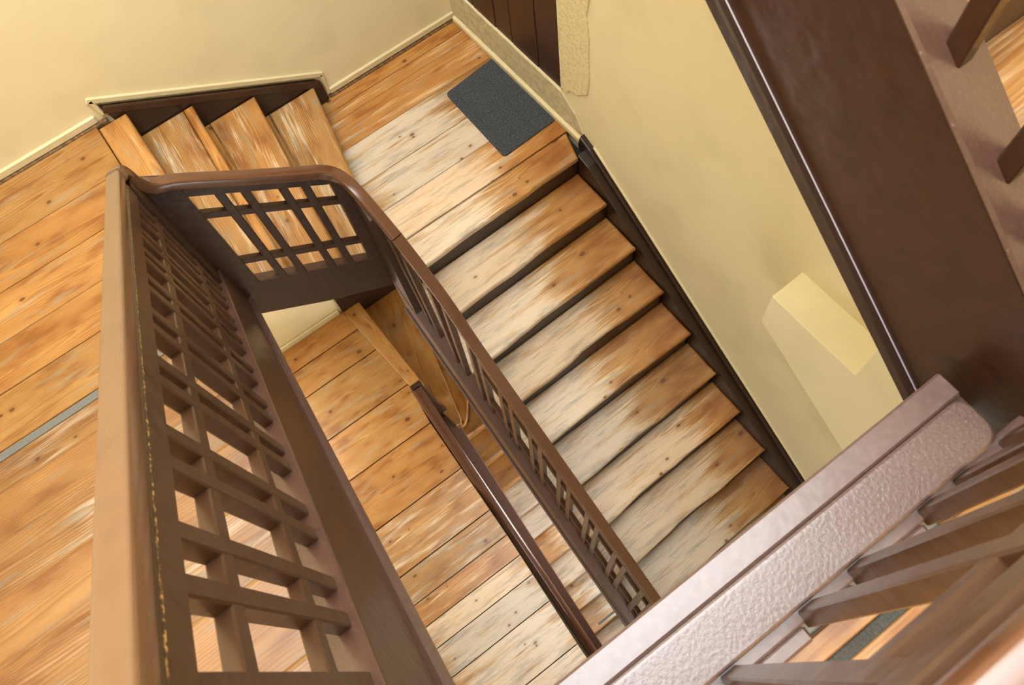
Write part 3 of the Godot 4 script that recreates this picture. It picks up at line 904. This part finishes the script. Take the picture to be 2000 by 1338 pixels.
# ---------- flight below the lower floor ----------
func build_lower_flight() -> void:
	var t := thing("stair_flight", "lower flight with fanned winder steps under the main flight", "staircase", P(0.9, 7.8, -1.0))
	# nosing board of the lower floor
	var b := B.new()
	b.prism(PackedVector2Array([Vector2(0.044, VB + 0.02), Vector2(0.208, VB + 0.02), Vector2(0.222, -2.9), Vector2(0.238, -2.46), Vector2(0.2, -2.40), Vector2(0.14, -2.45)]), P(0, DL + 0.034, 0), Vector3.RIGHT, Vector3.BACK, UPV, 0.036, 0.011, Vector2(0.1, 1), Vector2(0.4, 0.6), 3)
	part("nosing_board", b, wood_fresh[0], t)
	riser(t, Vector2(0.2, VB + 0.02), Vector2(0.218, -2.4), DL + 0.036, 5.905, wood_fresh[1])
	# winders
	b = B.new()
	b.prism(PackedVector2Array([Vector2(0.17, VB + 0.02), Vector2(0.65, VB + 0.02), Vector2(0.527, -2.944), Vector2(0.404, -2.452), Vector2(0.318, -2.09), Vector2(0.29, -2.045), Vector2(0.25, -2.06), Vector2(0.2, -2.4)]), P(0, 5.939, 0), Vector3.RIGHT, Vector3.BACK, UPV, 0.034, 0.011, Vector2(-0.25, 1), Vector2(0.55, 0.55), 3)
	part("tread", b, wood_fresh[0], t)
	b = B.new()
	b.prism(PackedVector2Array([Vector2(0.26, -2.1), Vector2(0.30, -2.2), Vector2(0.60, VB + 0.02), Vector2(1.3, VB + 0.02), Vector2(1.1, -3.0), Vector2(0.544, -2.354), Vector2(0.40, -2.16), Vector2(0.365, -2.112), Vector2(0.325, -2.085), Vector2(0.29, -2.083)]), P(0, 6.104, 0), Vector3.RIGHT, Vector3.BACK, UPV, 0.034, 0.011, Vector2(-0.35, 1), Vector2(0.5, 0.9), 3)
	part("tread", b, wood_fresh[4], t)
	riser(t, Vector2(0.28, -2.12), Vector2(0.61, VB + 0.02), 5.939, 6.07, wood_fresh[1])
	riser(t, Vector2(0.37, -2.14), Vector2(1.15, -3.1), 6.104, 6.235, M.dark)
	# straight treads
	var vv := [-2.034, -1.80, -1.571, -1.336, -1.138, -0.9, -0.68, -0.462, -0.232, 0.0, 0.23, 0.46]
	for k in vv.size():
		var d := 6.235 + 0.1646 * k
		var back: float = (vv[k - 1] if k > 0 else -2.42) - 0.026
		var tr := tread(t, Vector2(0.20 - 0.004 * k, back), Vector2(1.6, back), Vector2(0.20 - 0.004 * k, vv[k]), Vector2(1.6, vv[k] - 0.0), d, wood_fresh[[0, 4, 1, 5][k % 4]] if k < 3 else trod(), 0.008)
		riser(t, Vector2(0.2, vv[k] - 0.024), Vector2(1.6, vv[k] - 0.024), d + 0.034, d + 0.1646, wood_fresh[1])
		if k == 8:
			var s := B.new()
			s.box(P(0.47, d - 0.001, vv[k] - 0.048), Vector3.RIGHT, UPV, Vector3.BACK, Vector3(0.18, 0.003, 0.011), 0.001)
			part("grey_strip", s, M.putty, tr)
	# brown end of the wall string, by the skirting
	b = B.new()
	upright(b, [Vector2(0.05, 5.50), Vector2(0.25, 5.56), Vector2(1.3, 5.95), Vector2(1.3, 6.3), Vector2(0.25, 5.95), Vector2(0.05, 5.74)], Vector3.RIGHT, Vector3(0, 0, VB), Vector3.BACK, 0.03, 0.006)
	part("wall_string", b, M.deep, t)
	# outer string
	var zl := func(v): return 6.235 + 0.7004 * (v + 2.034)
	b = B.new()
	b.prism(PackedVector2Array([Vector2(-2.34, -(zl.call(-2.34) - 0.06)), Vector2(0.4, -(zl.call(0.4) - 0.06)), Vector2(0.4, -(zl.call(0.4) + 0.3)), Vector2(-2.34, -(zl.call(-2.34) + 0.3))]), Vector3(0.195 - 0.083, Y0, 0), Vector3(-0.0445, 0, 1).normalized(), UPV, Vector3(1, 0, 0.0445).normalized(), 0.085, 0.006, Vector2(1, 0), Vector2.ZERO, 2)
	part("outer_string", b, M.matt, t)
	# its railing
	t = thing("railing", "glossy dark handrail on boarded panel beside the lower floor", "railing", P(0.15, 6.5, -1.2))
	b = B.new()
	var hz := func(v): return zl.call(v) - 0.85
	var hu := func(v): return 0.115 + 0.0 - 0.0315 * (v + 1.1)
	var path := []
	for k in 12:
		var v := -2.25 + 0.22 * k
		path.append(P(hu.call(v), hz.call(v) + 0.02, v))
	b.sweep(round_profile(0.082, 0.07), path)
	part("handrail", b, M.rail_gloss, t)
	b = B.new()
	var q := PackedVector2Array([Vector2(-2.24, -(hz.call(-2.24) + 0.04)), Vector2(0.15, -(hz.call(0.15) + 0.04)), Vector2(0.15, -(zl.call(0.15) - 0.04)), Vector2(-2.24, -(zl.call(-2.24) - 0.04))])
	b.prism(q, Vector3(0.075, Y0, 0), Vector3(-0.0315, 0, 1).normalized(), UPV, Vector3(1, 0, 0.0315).normalized(), 0.016, 0.002)
	part("panel", b, M.deep, t)
	b = B.new()
	b.bar(P(0.16, 5.23, -2.265), P(0.21, 5.95, -2.265), Vector3.BACK, 0.04, 0.09, 0.006)
	part("end_post", b, M.dark, t)
	b = B.new()
	upright(b, [Vector2(0.15, 5.27), Vector2(0.27, 5.86), Vector2(0.27, 6.0), Vector2(0.15, 6.0)], Vector3.RIGHT, Vector3(0, 0, -2.25), Vector3.BACK, 0.03, 0.003)
	part("end_panel", b, M.dark, t)

# ---------- flight above the main flight, on the right ----------
func zt(v: float) -> float:   # top of its string
	return 1.06 + 0.743 * (v + 0.05)

func zb(v: float) -> float:   # lower edge of its string
	return 1.504 + 0.77 * (v + 0.025)

func build_upper_flight() -> void:
	var t := thing("stair_flight", "upper right flight with broad dark outer string, close by", "staircase", P(1.2, 1.4, -0.8))
	var b := B.new()
	upright(b, [Vector2(-2.1, zt(-2.1)), Vector2(0.14, zt(0.14)), Vector2(0.14, 1.56), Vector2(0.03, 1.56), Vector2(-2.1, zb(-2.1))], Vector3.BACK, Vector3(0.918, 0, 0), Vector3.LEFT, 0.098, 0.004)
	part("outer_string", b, M.dark, t)
	b = B.new()
	b.bar(P(0.811, zb(-2.1) + 0.006, -2.1), P(0.811, zb(0.02) + 0.006, 0.02), Vector3.RIGHT, 0.02, 0.03, 0.004)
	part("string_moulding", b, M.dusty_dark, t)
	b = B.new()
	b.bar(P(0.8185, zb(-2.1) - 0.011, -2.1), P(0.8185, zb(0.02) - 0.011, 0.02), Vector3.RIGHT, 0.005, 0.006, 0.002)
	part("string_bead", b, M.caulk, t)
	b = B.new()
	b.bar(P(0.868, zt(-2.1) - 0.004, -2.1), P(0.868, zt(0.13) - 0.004, 0.13), Vector3.RIGHT, 0.102, 0.012, 0.005)
	part("string_cap", b, M.dusty_brown, t)
	for k in range(1, 11):
		var v := 0.13 - 0.24 * (k - 1)
		var d := 1.40 - 0.17 * k
		tread(t, Vector2(0.922, v - 0.27), Vector2(1.72, v - 0.27), Vector2(0.922, v), Vector2(1.72, v), d, wood(k % 2 == 0))
		riser(t, Vector2(0.92, v - 0.025), Vector2(1.72, v - 0.025), d + 0.034, d + 0.17, M.dark)
	b = B.new()
	upright(b, [Vector2(-2.1, zb(-2.1) - 0.06), Vector2(0.03, zb(0.03) - 0.06), Vector2(0.03, zb(0.03) - 0.03), Vector2(-2.1, zb(-2.1) - 0.03)], Vector3.BACK, Vector3(0.92, 0, 0), Vector3.RIGHT, 0.78, 0.001)
	part("soffit", b, M.wall, t)
	t = thing("railing", "dark square balusters on the dusty string at upper right", "railing", P(0.87, 1.0, -0.8))
	var spots := [0.03, -0.075, -0.165, -0.31, -0.395, -0.53, -0.615, -0.75, -0.835, -0.97, -1.055, -1.19, -1.275, -1.41, -1.495, -1.63, -1.715]
	lattice(t, func(v, d): return P(0.872, d, v), func(v): return zt(v) - 0.84, zt, 0.08, -1.8, spots, Vector3.RIGHT, 0.19, M.dark)
	b = B.new()
	b.sweep(rail_profile(0.05, 0.042), [P(0.872, zt(0.12) - 0.82, 0.12), P(0.872, zt(-0.8) - 0.82, -0.8), P(0.872, zt(-1.85) - 0.82, -1.85)])
	part("handrail", b, M.rail, t)

# ---------- the landing edge the photographer leans over ----------
func build_near_edge() -> void:
	var t := thing("landing", "photographer's wooden landing behind the dusty brown curb", "landing", P(0.2, 1.6, 1.2))
	t.set_meta("kind", "structure")
	var b := B.new()
	slab(b, UL, 1.68, 0.06, VF, 1.436, 1.6)
	part("underfloor", b, M.plaster, t)
	var js := [0.17, 0.212, 0.47, 0.72, 0.98, 1.24, 1.5, 1.76, VF]
	for k in js.size() - 1:
		var g := 0.004
		plank(t, UL if k > 0 else -0.25, 1.68, js[k] + (0.018 if k == 1 else 0.0), js[k + 1], 1.40, 0.034, wood_fresh[[0, 4, 1, 5][k % 4]])
	b = B.new()
	b.box(P(0.45, 1.409, 0.2215), Vector3.RIGHT, UPV, Vector3.BACK, Vector3(0.7, 0.008, 0.0105), 0.002)
	part("putty_joint", b, M.tar, t)
	# fascia and curb
	b = B.new()
	b.box(P(0.24, 1.46, 0.035), Vector3.RIGHT, UPV, Vector3.BACK, Vector3(0.53, 0.15, 0.045), 0.004)
	part("fascia", b, M.brown, t)
	b = B.new()
	b.box(P(0.25, 1.306, 0.004), Vector3.RIGHT, UPV, Vector3.BACK, Vector3(0.515, 0.012, 0.024), 0.004)
	part("edge_board", b, M.dusty_smooth, t)
	# rough dusty cap with rounded corner
	b = B.new()
	var q := PackedVector2Array([Vector2(-0.3, 0.029), Vector2(0.735, 0.029)])
	for i in 7:
		var a := -PI / 2.0 + PI / 2.0 * i / 6.0
		q.append(Vector2(0.735 + 0.026 * cos(a), 0.055 + 0.026 * sin(a)))
	for i in 7:
		var a := PI / 2.0 * i / 6.0
		q.append(Vector2(0.725 + 0.036 * cos(a), 0.082 + 0.036 * sin(a)))
	q.append(Vector2(-0.3, 0.118))
	b.prism(q, P(0, 1.312, 0), Vector3.RIGHT, Vector3.BACK, UPV, 0.018, 0.006, Vector2(1, 0), Vector2.ZERO, 3)
	part("cap_board", b, M.dusty, t)
	# railing on it
	t = thing("railing", "near railing with dusty base rail at lower right corner", "railing", P(0.3, 1.4, 0.14))
	b = B.new()
	b.box(P(0.28, 1.345, 0.126), Vector3.RIGHT, UPV, Vector3.BACK, Vector3(0.56, 0.03, 0.014), 0.004)
	part("base_rail", b, M.dusty_smooth, t)
	var us := [-0.15, -0.07, 0.06, 0.166, 0.326, 0.43, 0.585, 0.665, 0.77]
	for k in us.size() - 1:
		b = B.new()
		b.box(P((us[k] + us[k + 1]) / 2 , 1.352, 0.153), Vector3.RIGHT, UPV, Vector3.BACK, Vector3((us[k + 1] - us[k]) / 2 - 0.022, 0.035, 0.0135), 0.005)
		part("base_fillet", b, M.dusty_smooth, t)
	var topf := func(_u): return 0.46
	var basef := func(_u): return 1.315
	lattice(t, func(u, d): return P(u, d, 0.136), topf, basef, -0.26, 0.86, us, Vector3.BACK, -1.0, M.brown, 0.22)
	b = B.new()
	b.sweep(rail_profile(0.05, 0.042), [P(-0.3, 0.48, 0.142), P(0.3, 0.48, 0.142), P(0.88, 0.48, 0.142)])
	part("handrail", b, M.rail, t)
	b = B.new()
	b.box(P(0.88, 1.0, 0.18), Vector3.RIGHT, UPV, Vector3.BACK, Vector3(0.045, 0.56, 0.04), 0.006)
	part("newel_post", b, M.dark, t)

# ---------- plank door in the right wall ----------
func build_door() -> void:
	var t := thing("door", "dark brown plank door set above a pale sill", "door", P(1.68, 3.33, -2.87))
	t.name = "door_1"
	t.set_meta("kind", "structure")
	var al := Vector3(0.021, 0, 1).normalized()
	var org := Vector3(1.645, 0, VB)
	var outw := Vector3(1, 0, -0.021).normalized()
	var cuts := [0.085, 0.261, 0.483, 0.64, 0.875, 1.08]
	for k in 5:
		var b := B.new()
		upright(b, [Vector2(cuts[k] + 0.003, 1.3), Vector2(cuts[k + 1] - 0.003, 1.3), Vector2(cuts[k + 1] - 0.003, 3.334), Vector2(cuts[k] + 0.003, 3.334)], al, org + outw * 0.042, -outw, 0.035 + 0.002 * (k % 2), 0.005)
		part("door_board", b, M.door, t)
	var b := B.new()
	upright(b, [Vector2(0.08, 1.3), Vector2(1.085, 1.3), Vector2(1.085, 3.335), Vector2(0.08, 3.335)], al, org + outw * 0.06, outw, 0.03, 0.001)
	part("door_back", b, M.gap, t)
	# rough plaster surround
	b = B.new()
	var nz := noise(9.0, 77, 3)
	var pts := [Vector2(1.088, 1.0), Vector2(1.34, 1.0)]
	for i in 16:
		var f := i / 15.0
		pts.append(Vector2(1.335 - 0.02 * f + 0.035 * nz.get_noise_1d(f * 2.0), lerpf(1.2, 3.17, f)))
	for i in 6:
		var f := (i + 1) / 6.0
		pts.append(Vector2(1.30 - 0.2 * f, 3.19 + 0.11 * f + 0.03 * nz.get_noise_1d(5.0 + f * 4.0)))
	pts.append(Vector2(1.088, 3.32))
	upright(b, pts, al, org, -outw, 0.010, 0.005)
	tag(part("trim", b, M.stone), "rough flaking plaster band right of the plank door", "door surround", "structure").name = "trim_1"
	b = B.new()
	pts = [Vector2(0.0, 3.34)]
	for i in 12:
		pts.append(Vector2(0.06 + 1.03 * i / 11.0, 3.338 + 0.006 * nz.get_noise_1d(20.0 + i)))
	pts += [Vector2(1.2, 3.42), Vector2(1.27, 3.53), Vector2(1.26, 3.56), Vector2(0.0, 3.56)]
	upright(b, pts, al, org, -outw, 0.006, 0.003)
	tag(part("trim", b, M.sill), "pale stone sill band between plank door and skirting", "door sill", "structure").name = "trim_2"

func build_mat() -> void:
	var b := B.new()
	var q := PackedVector2Array()
	var c := [Vector2(1.266, -2.975), Vector2(1.643, -3.012), Vector2(1.648, -2.40), Vector2(1.266, -2.382)]
	for k in 4:
		var a: Vector2 = (c[(k + 3) % 4] - c[k]).normalized()
		var d: Vector2 = (c[(k + 1) % 4] - c[k]).normalized()
		for i in 6:
			var f := i / 5.0
			q.append(c[k] + a * 0.028 * (1.0 - f) * (1.0 - f) + d * 0.028 * f * f)
	b.prism(q, P(0, 3.5995, 0), Vector3.RIGHT, Vector3.BACK, UPV, 0.009, 0.003, Vector2(1, 0), Vector2.ZERO, 2)
	tag(part("doormat", b, M.felt), "dark grey speckled felt doormat with rounded corners below the plank door", "doormat")
